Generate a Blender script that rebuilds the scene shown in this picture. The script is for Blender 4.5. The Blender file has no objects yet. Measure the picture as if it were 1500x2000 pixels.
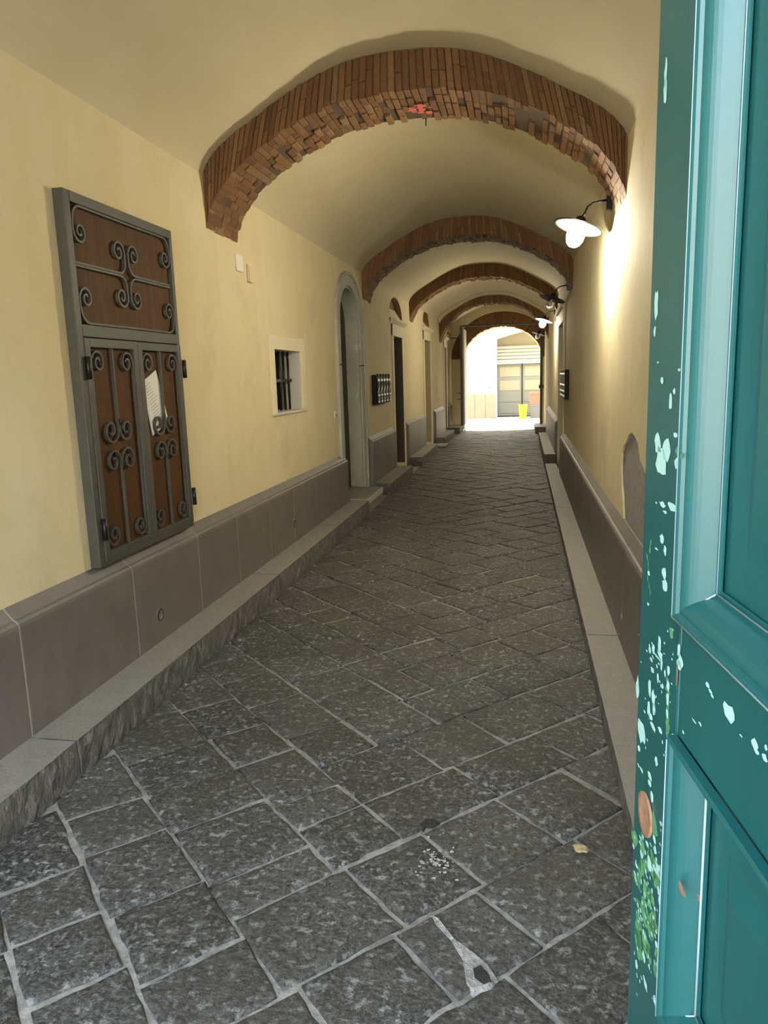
import bpy, bmesh, math, random
from mathutils import Vector, Matrix
random.seed(7)
C = bpy.context.scene.collection
S = bpy.context.scene
# ---------------------------------------------------------------- camera
cd = bpy.data.cameras.new('camera'); cam = bpy.data.objects.new('camera', cd); C.objects.link(cam)
cd.sensor_fit = 'VERTICAL'; cd.sensor_height = 36; cd.lens = 1444 / 2000 * 36; cd.clip_start = 0.02; cd.clip_end = 200
def _k(x, y): return Vector(((x - 750) / 1444, (y - 1000) / 1444, 1)).normalized()
_Y = _k(1022, 729); _D = _k(999, 8929); _D = (_D - _Y * _D.dot(_Y)).normalized(); _X = _D.cross(_Y)
_R = Matrix((_X, _Y, -_D))
cam.matrix_world = Matrix.Translation((0, 0, 1.5)) @ (_R @ Matrix(((1, 0, 0), (0, -1, 0), (0, 0, -1)))).to_4x4()
S.camera = cam
# ---------------------------------------------------------------- light and exposure
SKY = 4.2; LAMP = 245.0; SUN = 10.0
S.view_settings.view_transform = 'Standard'; S.view_settings.look = 'None'
S.view_settings.exposure = 1.5; S.view_settings.gamma = 1; S.view_settings.use_curve_mapping = False
w = bpy.data.worlds.new('sky'); S.world = w; w.use_nodes = True
bg = w.node_tree.nodes['Background']; bg.inputs[1].default_value = SKY
_wn = w.node_tree; _tc = _wn.nodes.new('ShaderNodeTexCoord'); _sx = _wn.nodes.new('ShaderNodeSeparateXYZ'); _mr = _wn.nodes.new('ShaderNodeMapRange'); _mx = _wn.nodes.new('ShaderNodeMix'); _mx.data_type = 'RGBA'
_wn.links.new(_tc.outputs['Generated'], _sx.inputs[0]); _wn.links.new(_sx.outputs['Y'], _mr.inputs['Value']); _mr.inputs['From Min'].default_value = -0.7; _mr.inputs['From Max'].default_value = 0.5
_wn.links.new(_mr.outputs[0], _mx.inputs['Factor']); _mx.inputs[6].default_value = (0.86, 1.14, 1.48, 1); _mx.inputs[7].default_value = (0.80, 0.76, 0.66, 1)   # deep blue away from the sun, pale near it
_wn.links.new(_mx.outputs[2], bg.inputs[0])
S.cycles.max_bounces = 10; S.cycles.diffuse_bounces = 8; S.cycles.glossy_bounces = 4
S.cycles.sample_clamp_indirect = 6
sl_ = bpy.data.lights.new('sun', 'SUN'); sl_.energy = SUN; sl_.angle = 0.01; sl_.color = (1.0, 0.90, 0.74)
so_ = bpy.data.objects.new('sun', sl_); C.objects.link(so_); so_.location = (0, 30, 20)
so_.rotation_euler = Vector((-0.08, -0.5, -0.87)).to_track_quat('-Z', 'Y').to_euler()
def portal(name, loc, rot, sx, sy):
    l = bpy.data.lights.new(name, 'AREA'); l.shape = 'RECTANGLE'; l.size = sx; l.size_y = sy; l.cycles.is_portal = True
    o = bpy.data.objects.new(name, l); C.objects.link(o); o.location = loc; o.rotation_euler = rot
portal('daylight_portal_street', (-0.7, -0.32, 1.6), (math.pi / 2, 0, 0), 2.4, 3.3)
# ---------------------------------------------------------------- materials
MATS = {}
def mat(name, col, rough=0.6, metal=0.0, spec=0.5, emit=None, noise=None, bump=None, stain=None, attr=False, coat=0):
    """noise=(scale, amount, col2, detail, contrast); bump=(scale, strength, distance, stretch); stain=(scale, threshold, col)"""
    m = bpy.data.materials.new(name); m.use_nodes = True; MATS[name] = m
    nt = m.node_tree; N = nt.nodes; L = nt.links; b = N['Principled BSDF']
    b.inputs['Base Color'].default_value = (*col, 1); b.inputs['Roughness'].default_value = rough
    b.inputs['Metallic'].default_value = metal; b.inputs['Specular IOR Level'].default_value = spec
    b.inputs['Coat Weight'].default_value = coat; b.inputs['Coat Roughness'].default_value = 0.15
    tc = N.new('ShaderNodeTexCoord'); src = None
    def nz(scale, detail=5, stretch=(1, 1, 1), rough_=0.6):
        mp = N.new('ShaderNodeMapping'); mp.inputs['Scale'].default_value = stretch; L.new(tc.outputs['Object'], mp.inputs[0])
        n = N.new('ShaderNodeTexNoise'); n.inputs['Scale'].default_value = scale; n.inputs['Detail'].default_value = detail
        n.inputs['Roughness'].default_value = rough_; L.new(mp.outputs[0], n.inputs['Vector']); return n.outputs['Fac']
    def ramp(f, a, c):
        r = N.new('ShaderNodeMapRange'); r.inputs['From Min'].default_value = a; r.inputs['From Max'].default_value = c; L.new(f, r.inputs['Value']); return r.outputs[0]
    def mix(f, a, c):
        x = N.new('ShaderNodeMix'); x.data_type = 'RGBA'; L.new(f, x.inputs['Factor'])
        for s, i in ((a, 6), (c, 7)):
            if isinstance(s, tuple): x.inputs[i].default_value = (*s, 1)
            else: L.new(s, x.inputs[i])
        return x.outputs[2]
    cur = col
    if attr:
        at = N.new('ShaderNodeAttribute'); at.attribute_name = 'Col'; cur = at.outputs['Color']
    if noise:
        for n in (noise if isinstance(noise, list) else [noise]):
            sc, amt, c2 = n[:3]; det = n[3] if len(n) > 3 else 5; st = n[4] if len(n) > 4 else (1, 1, 1); lo, hi = n[5] if len(n) > 5 else (0.38, 0.62)
            f = ramp(nz(sc, det, st), lo, hi); mu = N.new('ShaderNodeMath'); mu.operation = 'MULTIPLY'; mu.inputs[1].default_value = amt; L.new(f, mu.inputs[0])
            cur = mix(mu.outputs[0], cur, c2)
    if not isinstance(cur, tuple): L.new(cur, b.inputs['Base Color'])
    if bump:
        prev = None
        for bp_ in (bump if isinstance(bump, list) else [bump]):
            sc, st, di = bp_[:3]; stt = bp_[3] if len(bp_) > 3 else (1, 1, 1)
            bu = N.new('ShaderNodeBump'); bu.inputs['Strength'].default_value = st; bu.inputs['Distance'].default_value = di
            L.new(nz(sc, 6, stt), bu.inputs['Height'])
            if prev: L.new(prev, bu.inputs['Normal'])
            prev = bu.outputs[0]
        L.new(prev, b.inputs['Normal'])
    if emit:
        b.inputs['Emission Color'].default_value = (*emit[0], 1); b.inputs['Emission Strength'].default_value = emit[1]
    return m
PL = (0.64, 0.555, 0.355)
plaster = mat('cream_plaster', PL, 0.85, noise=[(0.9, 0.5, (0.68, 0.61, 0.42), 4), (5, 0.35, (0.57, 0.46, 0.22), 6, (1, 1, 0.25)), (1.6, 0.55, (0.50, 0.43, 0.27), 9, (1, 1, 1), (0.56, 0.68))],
              bump=[(2.2, 0.25, 0.03), (45, 0.12, 0.006)])
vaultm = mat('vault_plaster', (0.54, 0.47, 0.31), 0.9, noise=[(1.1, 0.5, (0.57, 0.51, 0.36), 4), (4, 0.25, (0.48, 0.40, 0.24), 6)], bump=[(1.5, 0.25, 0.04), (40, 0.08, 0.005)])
palep = mat('pale_bare_plaster', (0.52, 0.50, 0.44), 0.85, noise=(8, 0.5, (0.62, 0.58, 0.50)), bump=(30, 0.2, 0.01))
surr = mat('grey_stone_surround', (0.40, 0.40, 0.33), 0.75, noise=[(3, 0.6, (0.30, 0.30, 0.24), 6), (7, 0.6, (0.60, 0.58, 0.50), 5, (1, 1, 1), (0.6, 0.68))], bump=(25, 0.3, 0.01))
creamst = mat('cream_lintel_stone', (0.72, 0.64, 0.46), 0.7, noise=(6, 0.4, (0.62, 0.54, 0.38)), bump=(20, 0.2, 0.01))
dado = mat('grey_lava_dado', (0.135, 0.121, 0.108), 0.5, noise=[(3, 0.45, (0.185, 0.162, 0.152), 5), (9, 0.5, (0.112, 0.098, 0.090), 7, (1, 1, 0.5))], bump=[(60, 0.12, 0.004)])
mortar = mat('pale_mortar', (0.24, 0.235, 0.22), 0.9, noise=[(2.2, 0.85, (0.16, 0.15, 0.13), 5), (30, 0.5, (0.46, 0.44, 0.41))], bump=(60, 0.6, 0.01))
jointm = mat('dado_joint_mortar', (0.42, 0.39, 0.35), 0.9, bump=(60, 0.4, 0.006))
kerbm = mat('grey_kerb_stone', (0.24, 0.225, 0.195), 0.6, noise=[(12, 0.5, (0.17, 0.16, 0.14), 8), (90, 0.5, (0.33, 0.32, 0.30))], bump=[(90, 0.35, 0.006), (9, 0.35, 0.02)])
kerbf = mat('rough_kerb_face', (0.15, 0.14, 0.125), 0.75, noise=[(22, 0.8, (0.07, 0.065, 0.06), 9, (1, 1, 0.5)), (14, 0.6, (0.30, 0.29, 0.27), 8, (1, 1, 1), (0.56, 0.7))], bump=[(35, 0.9, 0.03, (1, 1, 0.6))])
pave = mat('dark_lava_paving', (0.058, 0.057, 0.053), 0.6, spec=0.4, attr=True, noise=[(14, 0.55, (0.105, 0.104, 0.098), 8, (1, 1, 1), (0.48, 0.60)), (75, 0.75, (0.15, 0.152, 0.148), 10, (1, 1, 1), (0.46, 0.60)), (32, 0.85, (0.33, 0.345, 0.35), 15, (1, 1, 1), (0.54, 0.64)), (60, 0.85, (0.020, 0.020, 0.019), 8, (1, 1, 1), (0.53, 0.64)), (2.3, 0.55, (0.05, 0.044, 0.034), 4)],
           bump=[(9, 0.5, 0.018), (38, 0.8, 0.014), (110, 0.8, 0.006)])
brick = mat('old_brick', (0.3, 0.15, 0.07), 0.85, attr=True, noise=[(30, 0.5, (0.17, 0.085, 0.04), 7)], bump=[(40, 0.7, 0.02)])
bmort = mat('brown_brick_mortar', (0.09, 0.055, 0.033), 0.95, bump=(60, 0.7, 0.01))
nicheb = mat('niche_brick', (0.20, 0.115, 0.05), 0.85, noise=(9, 0.7, (0.16, 0.09, 0.04), 6), bump=(30, 0.6, 0.02))
iron = mat('dark_grey_iron', (0.060, 0.057, 0.047), 0.55, metal=0.15, noise=(20, 0.4, (0.08, 0.078, 0.07)), bump=(80, 0.08, 0.003))
blacki = mat('black_iron', (0.016, 0.014, 0.013), 0.4, metal=0.4)
woodp = mat('brown_wood_board', (0.085, 0.036, 0.009), 0.65, spec=0.2, noise=[(5, 0.75, (0.055, 0.025, 0.01), 7, (1, 6, 0.6)), (7, 0.35, (0.17, 0.12, 0.075), 6, (1, 1, 1), (0.60, 0.75))], bump=(30, 0.15, 0.004, (1, 6, 0.5)))
paper = mat('white_paper', (0.78, 0.76, 0.72), 0.7)
ink = mat('grey_print', (0.30, 0.29, 0.28), 0.8)
darkd = mat('dark_brown_door_wood', (0.025, 0.018, 0.012), 0.5, noise=(6, 0.5, (0.04, 0.028, 0.018), 5, (1, 1, 0.2)))
brownd = mat('brown_inner_door', (0.075, 0.055, 0.032), 0.6, noise=(6, 0.5, (0.05, 0.036, 0.02), 5, (1, 1, 0.2)))
beiged = mat('beige_inner_door', (0.33, 0.27, 0.17), 0.7)
blackp = mat('black_enamel', (0.007, 0.007, 0.008), 0.55, spec=0.2)
steel = mat('brushed_steel', (0.55, 0.54, 0.52), 0.3, metal=0.85)
whitep = mat('white_plastic', (0.72, 0.70, 0.62), 0.5)
green = mat('teal_gloss_paint', (0.007, 0.080, 0.084), 0.36, spec=0.55, coat=0.12, noise=[(4, 0.5, (0.011, 0.112, 0.112), 5, (1, 1, 0.15)), (2.5, 0.4, (0.006, 0.066, 0.066), 4)], bump=[(7, 0.12, 0.01, (1, 1, 0.12)), (70, 0.10, 0.003, (1, 1, 0.15))])
flake = mat('pale_undercoat', (0.36, 0.60, 0.57), 0.5)
flakeg = mat('mossy_undercoat', (0.10, 0.30, 0.12), 0.7, noise=(40, 0.7, (0.03, 0.15, 0.09)))
orangew = mat('bare_orange_wood', (0.30, 0.17, 0.10), 0.7, noise=(60, 0.7, (0.17, 0.09, 0.055), 8))
wearm = mat('worn_pale_arris', (0.30, 0.40, 0.45), 0.5)
white = mat('white_enamel', (0.85, 0.85, 0.82), 0.35)
glow = mat('lit_lamp_glass', (0.9, 0.88, 0.8), 0.3, emit=((1.0, 0.92, 0.72), LAMP))
glass = bpy.data.materials.new('clear_jar_glass'); glass.use_nodes = True; _b = glass.node_tree.nodes['Principled BSDF']
_b.inputs['Base Color'].default_value = (0.95, 0.95, 0.9, 1); _b.inputs['Roughness'].default_value = 0.06; _b.inputs['Transmission Weight'].default_value = 1; _b.inputs['IOR'].default_value = 1.5
courtw = mat('white_court_plaster', (0.80, 0.79, 0.76), 0.9, noise=(2, 0.3, (0.72, 0.70, 0.66)))
courts = mat('pale_stone_plinth', (0.27, 0.235, 0.19), 0.8, noise=(6, 0.5, (0.21, 0.185, 0.15)))
courtf = mat('sunlit_court_paving', (0.36, 0.35, 0.33), 0.8, noise=(9, 0.5, (0.25, 0.24, 0.23), 8))  # same pavers as the passage, sunlight put into the paler colour
recess = mat('beige_recess_wall', (0.27, 0.25, 0.19), 0.85, noise=(1.5, 0.4, (0.25, 0.24, 0.2)))
shutm = mat('pale_roller_shutter', (0.34, 0.35, 0.355), 0.5)
greyd = mat('grey_metal_door', (0.16, 0.17, 0.165), 0.6)
yellow = mat('yellow_plastic', (0.62, 0.64, 0.03), 0.45)
redp = mat('faded_red_plastic', (0.30, 0.13, 0.105), 0.5)
greyp = mat('grey_plastic', (0.16, 0.16, 0.18), 0.5)
greyrend = mat('grey_render', (0.34, 0.31, 0.30), 0.9, noise=[(14, 0.6, (0.28, 0.26, 0.25), 8, (1, 1, 0.4)), (40, 0.5, (0.13, 0.115, 0.11))], bump=[(14, 0.8, 0.03, (1, 1, 0.4)), (60, 0.5, 0.01)])
whitestain = mat('white_lime_splash', (0.46, 0.46, 0.44), 0.9)
streetm = mat('street_stone', (0.26, 0.26, 0.27), 0.8)
redpaint = mat('red_spray_paint', (0.62, 0.12, 0.10), 0.7)
# ---------------------------------------------------------------- helpers
def wloc(p):
    v = Vector((0, 0, 0))
    while p is not None: v = v + p.location; p = p.parent
    return v
class MB:
    def __init__(s): s.v = []; s.f = []; s.m = []; s.col = []; s.sm = []
    def add(s, vs, fs, mi=0, col=None, smooth=False):
        n = len(s.v); s.v += [tuple(x) for x in vs]
        for f in fs: s.f.append([n + i for i in f]); s.m.append(mi); s.col.append(col); s.sm.append(smooth)
        return s
    def hexa(s, p, mi=0, col=None):
        return s.add(p, [(0, 3, 2, 1), (4, 5, 6, 7), (0, 1, 5, 4), (1, 2, 6, 5), (2, 3, 7, 6), (3, 0, 4, 7)], mi, col)
    def box(s, x0, x1, y0, y1, z0, z1, mi=0, col=None):
        return s.hexa([(x0, y0, z0), (x1, y0, z0), (x1, y1, z0), (x0, y1, z0), (x0, y0, z1), (x1, y0, z1), (x1, y1, z1), (x0, y1, z1)], mi, col)
    def prism(s, pts, axis, a, b, mi=0, smooth=False):
        """pts 2D polygon; axis 0: (y,z) along x; 1: (x,z) along y; 2: (x,y) along z"""
        def P(q, t): return (t, q[0], q[1]) if axis == 0 else ((q[0], t, q[1]) if axis == 1 else (q[0], q[1], t))
        n = len(pts); vs = [P(q, a) for q in pts] + [P(q, b) for q in pts]
        s.add(vs, [tuple(range(n)), tuple(range(2 * n - 1, n - 1, -1))], mi)
        s.f += [[len(s.v) - 2 * n + i, len(s.v) - 2 * n + (i + 1) % n, len(s.v) - n + (i + 1) % n, len(s.v) - n + i] for i in range(n)]
        s.m += [mi] * n; s.col += [None] * n; s.sm += [smooth] * n
        return s
    def ring(s, inner, outer, axis, a, b, mi=0):
        """open strip between two polylines of equal length, thickened along axis"""
        for i in range(len(inner) - 1):
            s.prism([inner[i], inner[i + 1], outer[i + 1], outer[i]], axis, a, b, mi)
        return s
    def lathe(s, prof, c, ax=(0, 0, 1), n=20, mi=0, smooth=True):
        ax = Vector(ax).normalized(); t = Vector((1, 0, 0)) if abs(ax.x) < .9 else Vector((0, 1, 0)); u = ax.cross(t).normalized(); v = ax.cross(u)
        c = Vector(c); vs = []; fs = []
        for r, h in prof:
            for k in range(n):
                a = 2 * math.pi * k / n; vs.append(c + ax * h + (u * math.cos(a) + v * math.sin(a)) * max(r, 1e-4))
        for i in range(len(prof) - 1):
            for k in range(n): fs.append((i * n + k, i * n + (k + 1) % n, (i + 1) * n + (k + 1) % n, (i + 1) * n + k))
        return s.add(vs, fs, mi, None, smooth)
    def tube(s, pts, r, n=8, mi=0):
        pts = [Vector(p) for p in pts]; vs = []; fs = []; pu = None
        for i, p in enumerate(pts):
            d = (pts[min(i + 1, len(pts) - 1)] - pts[max(i - 1, 0)]).normalized()
            if pu is None: t = Vector((0, 0, 1)) if abs(d.z) < .9 else Vector((1, 0, 0)); pu = d.cross(t).normalized()
            pu = (pu - d * pu.dot(d)).normalized(); q = d.cross(pu)
            for k in range(n): a = 2 * math.pi * k / n; vs.append(p + (pu * math.cos(a) + q * math.sin(a)) * r)
        for i in range(len(pts) - 1):
            for k in range(n): fs.append((i * n + k, i * n + (k + 1) % n, (i + 1) * n + (k + 1) % n, (i + 1) * n + k))
        fs += [tuple(range(n - 1, -1, -1)), tuple(range((len(pts) - 1) * n, len(pts) * n))]
        return s.add(vs, fs, mi, None, True)
    def build(s, name, mats, parent=None, bevel=0, loc=None, seg=2):
        off = wloc(parent) if parent else Vector((0, 0, 0))
        base = Vector(loc) if loc else Vector((0, 0, 0))
        me = bpy.data.meshes.new(name); me.from_pydata([tuple(Vector(v) - off - base) for v in s.v], [], s.f)
        mats = mats if isinstance(mats, (list, tuple)) else [mats]
        for m in mats: me.materials.append(m)
        for p, mi, sm in zip(me.polygons, s.m, s.sm): p.material_index = mi; p.use_smooth = sm
        if any(c is not None for c in s.col):
            ca = me.color_attributes.new('Col', 'FLOAT_COLOR', 'CORNER')
            for p, c in zip(me.polygons, s.col):
                for li in p.loop_indices: ca.data[li].color = (*(c or (0.1, 0.06, 0.04)), 1)
        bm = bmesh.new(); bm.from_mesh(me); bmesh.ops.recalc_face_normals(bm, faces=bm.faces); bm.to_mesh(me); bm.free()
        o = bpy.data.objects.new(name, me); C.objects.link(o); o.parent = parent
        if loc: o.location = base - (off if parent else Vector((0, 0, 0)))
        if bevel:
            b = o.modifiers.new('bevel', 'BEVEL'); b.width = bevel; b.segments = seg; b.limit_method = 'ANGLE'
        return o
def struct(o): o['kind'] = 'structure'; return o
def tag(o, label, cat, group=None, kind=None):
    o['label'] = label; o['category'] = cat
    if group: o['group'] = group
    if kind: o['kind'] = kind
    return o
def thing(name, loc, label, cat, group=None):
    o = bpy.data.objects.new(name, None); o.empty_display_size = 0.1; C.objects.link(o); o.location = loc
    return tag(o, label, cat, group)
def sempty(name, loc):
    o = bpy.data.objects.new(name, None); o.empty_display_size = 0.1; C.objects.link(o); o.location = loc; o['kind'] = 'structure'; return o
def copy_tree(o, parent=None):
    c = o.copy(); C.objects.link(c); c.parent = parent
    for ch in list(o.children): copy_tree(ch, c)
    return c
def cut(o, cutters):
    """boolean the cutter prisms out of o and bake the result into its mesh"""
    for mb in cutters:
        k = mb.build('cutter', []) if False else mb.build('cutter', [plaster])
        md = o.modifiers.new('cut', 'BOOLEAN'); md.operation = 'DIFFERENCE'; md.solver = 'EXACT'; md.object = k
        bpy.context.view_layer.update()
        me = bpy.data.meshes.new_from_object(o.evaluated_get(bpy.context.evaluated_depsgraph_get()))
        o.modifiers.remove(md); old = o.data; o.data = me; bpy.data.meshes.remove(old); bpy.data.objects.remove(k)
def arch_pts(y0, y1, zs, rise, n=16, z0=0.0):
    """opening outline in (y,z): jambs from z0, springing zs, elliptical head"""
    c = (y0 + y1) / 2; a = (y1 - y0) / 2
    return [(y0, z0)] + [(c - a * math.cos(math.pi * i / n), zs + rise * math.sin(math.pi * i / n)) for i in range(n + 1)] + [(y1, z0)]
# vault profile: outer (vault) and inner (brick soffit), u = |x-xc|/half
XL, XR = -1.96, 0.57; XC = (XL + XR) / 2; HW = (XR - XL) / 2
OUT = [(0, 3.352), (.15, 3.345), (.3, 3.312), (.45, 3.245), (.6, 3.155), (.72, 3.07), (.84, 2.985), (.93, 2.90), (.98, 2.83), (1, 2.775)]
INN = [(0, 3.135), (.2, 3.125), (.35, 3.09), (.5, 3.025), (.62, 2.955), (.72, 2.88), (.84, 2.775), (.93, 2.655), (.98, 2.545), (1, 2.455)]
def prof(tab, n=56):
    pts = []
    full = [(XC - u * HW, z) for u, z in reversed(tab)] + [(XC + u * HW, z) for u, z in tab[1:]]
    # catmull-rom then resample by arc length
    dense = []
    for i in range(len(full) - 1):
        p0 = full[max(i - 1, 0)]; p1 = full[i]; p2 = full[i + 1]; p3 = full[min(i + 2, len(full) - 1)]
        for k in range(8):
            t = k / 8
            dense.append(tuple(0.5 * (2 * p1[j] + (p2[j] - p0[j]) * t + (2 * p0[j] - 5 * p1[j] + 4 * p2[j] - p3[j]) * t * t + (3 * p1[j] - p0[j] - 3 * p2[j] + p3[j]) * t ** 3) for j in (0, 1)))
    dense.append(full[-1]); L = [0]
    for a, b in zip(dense, dense[1:]): L.append(L[-1] + math.hypot(b[0] - a[0], b[1] - a[1]))
    j = 0
    for i in range(n + 1):
        s = L[-1] * i / n
        while j < len(L) - 2 and L[j + 1] < s: j += 1
        t = (s - L[j]) / (L[j + 1] - L[j]); pts.append((dense[j][0] + (dense[j + 1][0] - dense[j][0]) * t, dense[j][1] + (dense[j + 1][1] - dense[j][1]) * t))
    return pts
# ================================================================ STRUCTURE
YE = 21.0
# paving slabs
def clip(poly, a, b, c):   # keep a*x+b*y<=c
    out = []
    for i in range(len(poly)):
        p, q = poly[i], poly[(i + 1) % len(poly)]; dp = a * p[0] + b * p[1] - c; dq = a * q[0] + b * q[1] - c
        if dp <= 0: out.append(p)
        if dp * dq < 0: t = dp / (dp - dq); out.append((p[0] + (q[0] - p[0]) * t, p[1] + (q[1] - p[1]) * t))
    return out
def inset(poly, d):
    n = len(poly); cx = sum(p[0] for p in poly) / n; cy = sum(p[1] for p in poly) / n; out = []
    for i in range(n):
        p0, p1, p2 = poly[i - 1], poly[i], poly[(i + 1) % n]
        d1 = Vector((p1[0] - p0[0], p1[1] - p0[1])); d2 = Vector((p2[0] - p1[0], p2[1] - p1[1]))
        if d1.length < 1e-5 or d2.length < 1e-5: return None
        d1.normalize(); d2.normalize(); n1 = Vector((-d1.y, d1.x)); n2 = Vector((-d2.y, d2.x)); m = (n1 + n2)
        if m.length < 1e-3: return None
        m.normalize(); out.append((p1[0] + m.x * d / max(m.dot(n1), .6), p1[1] + m.y * d / max(m.dot(n1), .6)))
    return out
def area(p): return sum(p[i][0] * p[(i + 1) % len(p)][1] - p[(i + 1) % len(p)][0] * p[i][1] for i in range(len(p))) / 2
slabs = MB()
def slab(poly):
    if len(poly) < 3: return
    if area(poly) < 0: poly = poly[::-1]
    pp = []
    for q in poly:
        if not pp or math.hypot(q[0] - pp[-1][0], q[1] - pp[-1][1]) > .035: pp.append(q)
    if len(pp) > 2 and math.hypot(pp[0][0] - pp[-1][0], pp[0][1] - pp[-1][1]) < .035: pp.pop()
    if len(pp) < 3 or area(pp) < .006: return
    pp = [(x + random.uniform(-.007, .007), y + random.uniform(-.007, .007)) for x, y in pp]
    def good(a, b):
        if a is None: return False
        for k in range(len(a)):
            u = (a[(k + 1) % len(a)][0] - a[k][0], a[(k + 1) % len(a)][1] - a[k][1]); v = (b[(k + 1) % len(b)][0] - b[k][0], b[(k + 1) % len(b)][1] - b[k][1])
            if u[0] * v[0] + u[1] * v[1] <= 0: return False
        return True
    g = random.uniform(.0035, .008)
    if random.random() < .12: g += .005
    polys = [inset(pp, g + e) for e in (0, .006, .020, .050)]
    polys = [p for p in polys if good(p, pp)]
    if len(polys) < 2:
        polys = [inset(pp, e) for e in (.001, .003)]
    zs = [-.006, 0.0 - .0015, 0.0, random.uniform(-.001, .002)]
    ns = [max(1, int(math.hypot(pp[(k + 1) % len(pp)][0] - pp[k][0], pp[(k + 1) % len(pp)][1] - pp[k][1]) / .045)) for k in range(len(pp))]
    jit = [[(random.uniform(-.004, .004), random.uniform(-.004, .004), random.uniform(-.0012, .0012)) for _ in range(nn)] for nn in ns]
    tx, ty, tz = random.uniform(-.013, .013), random.uniform(-.021, .021), random.uniform(-.0028, .0028)
    cx = sum(p[0] for p in pp) / len(pp); cy = sum(p[1] for p in pp) / len(pp)
    rings = []
    for ri, p in enumerate(polys):
        o = zs[ri]; ring = []; f = (1, 1, .8, .3)[ri]
        for k in range(len(p)):
            a, b = p[k], p[(k + 1) % len(p)]
            for t in range(ns[k]):
                x = a[0] + (b[0] - a[0]) * t / ns[k] + jit[k][t][0] * f; y = a[1] + (b[1] - a[1]) * t / ns[k] + jit[k][t][1] * f
                ring.append((x, y, o + tz + (x - cx) * tx + (y - cy) * ty + jit[k][t][2] * (ri > 0)))
        rings.append(ring)
    rings.insert(0, [(x, y, -.03) for x, y, z in rings[0]])
    n = len(rings[0]); vs = [v for rg in rings for v in rg]; fs = []
    for q in range(len(rings) - 1):
        for k in range(n): fs.append((q * n + k, q * n + (k + 1) % n, (q + 1) * n + (k + 1) % n, (q + 1) * n + k))
    fs.append(tuple((len(rings) - 1) * n + k for k in range(n)))
    k_ = random.uniform(.5, 1.35); b_ = random.uniform(.94, 1.06)
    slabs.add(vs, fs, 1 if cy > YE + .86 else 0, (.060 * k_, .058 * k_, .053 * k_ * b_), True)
def lay(poly, x0, x1, y0, y1):
    for q in ((-1, 0, -x0), (1, 0, x1), (0, -1, -y0), (0, 1, y1)):
        poly = clip(poly, *q)
        if not poly: return
    slab(poly)
# interlocking chevron: left courses between x+y=a[k], right courses between y-x=c[k]
aa = [.17, .53, .93, 1.42, 1.80, 2.21]; cc = [1.71, 2.10, 2.56, 2.93, 3.37, 3.80]
while aa[0] > -4: st_ = random.choice([.36, .40, .44]); aa.insert(0, aa[0] - st_); cc.insert(0, cc[0] - st_)
while aa[-1] < 24: st_ = random.choice([.36, .38, .41, .44, .47]); aa.append(aa[-1] + st_); cc.append(aa[-1] + 1.57 + random.uniform(-.02, .02))
def PT(a, c): return ((a - c) / 2, (a + c) / 2)
for k in range(1, len(aa) - 1):
    d = cc[k]                                   # left course: x+y in [aa[k], aa[k+1]], y-x from cc[k] up
    first = True
    while d < cc[k] + 2.4:
        e = d + random.choice([.36, .42, .48, .54] if not first else [.24, .34, .42, .5]); first = False
        lay([PT(aa[k], d), PT(aa[k + 1], d), PT(aa[k + 1], e), PT(aa[k], e)], -1.72, .36, -.3, YE + .85); d = e
    d = aa[k]; first = True                     # right course: y-x in [cc[k-1], cc[k]], x+y from aa[k] up
    while d < aa[k] + 2.8:
        e = d + random.choice([.42, .48, .54, .60] if not first else [.28, .38, .46, .54]); first = False
        lay([PT(d, cc[k - 1]), PT(e, cc[k - 1]), PT(e, cc[k]), PT(d, cc[k])], -1.72, .36, -.3, YE + .85); d = e
c = 14.0
while c < 34:
    w_ = random.choice([.4, .44, .5]); d = 14.0
    while d < 34:
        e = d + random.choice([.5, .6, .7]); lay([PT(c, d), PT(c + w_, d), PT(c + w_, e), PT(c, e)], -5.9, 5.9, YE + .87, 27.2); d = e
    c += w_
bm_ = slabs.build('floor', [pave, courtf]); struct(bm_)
g_ = MB().box(-6, 6, -.3, 27.3, -.06, -.009); struct(g_.build('floor_bedding', mortar)); 
def wall_poly(name, x0, x1, y0, y1, z0, z1, m): return struct(MB().box(x0, x1, y0, y1, z0, z1).build(name, m))
# left wall with openings
wl = wall_poly('wall_left', XL - .42, XL, -.3, YE, -.02, 3.0, plaster)
DL = [(11.37, 12.2, 2.12, 11.15, 12.38), (15.02, 15.96, 2.22, 14.9, 16.1), (18.85, 19.35, 2.2, 18.75, 19.45)]   # y0,y1,top, niche y0,y1
cuts = [MB().prism([(5.77, 1.245), (5.77, 1.75), (6.5, 1.75), (6.5, 1.245)], 0, XL - .22, XL + .1),
        MB().prism(arch_pts(7.98, 8.98, 2.13, .40, z0=-.1), 0, XL - .21, XL + .1)]
for y0, y1, zt, n0, n1 in DL:
    cuts.append(MB().prism([(y0, .1), (y0, zt), (y1, zt), (y1, .1)], 0, XL - .15, XL + .1))
for n0, n1, zb, zs, rs in ((11.15, 12.36, 2.36, 2.42, .30), (14.98, 16.0, 2.42, 2.5, .34)):
    cuts.append(MB().prism(arch_pts(n0, n1, zs, rs, z0=zb), 0, XL - .12, XL + .1))
cut(wl, cuts)
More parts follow.
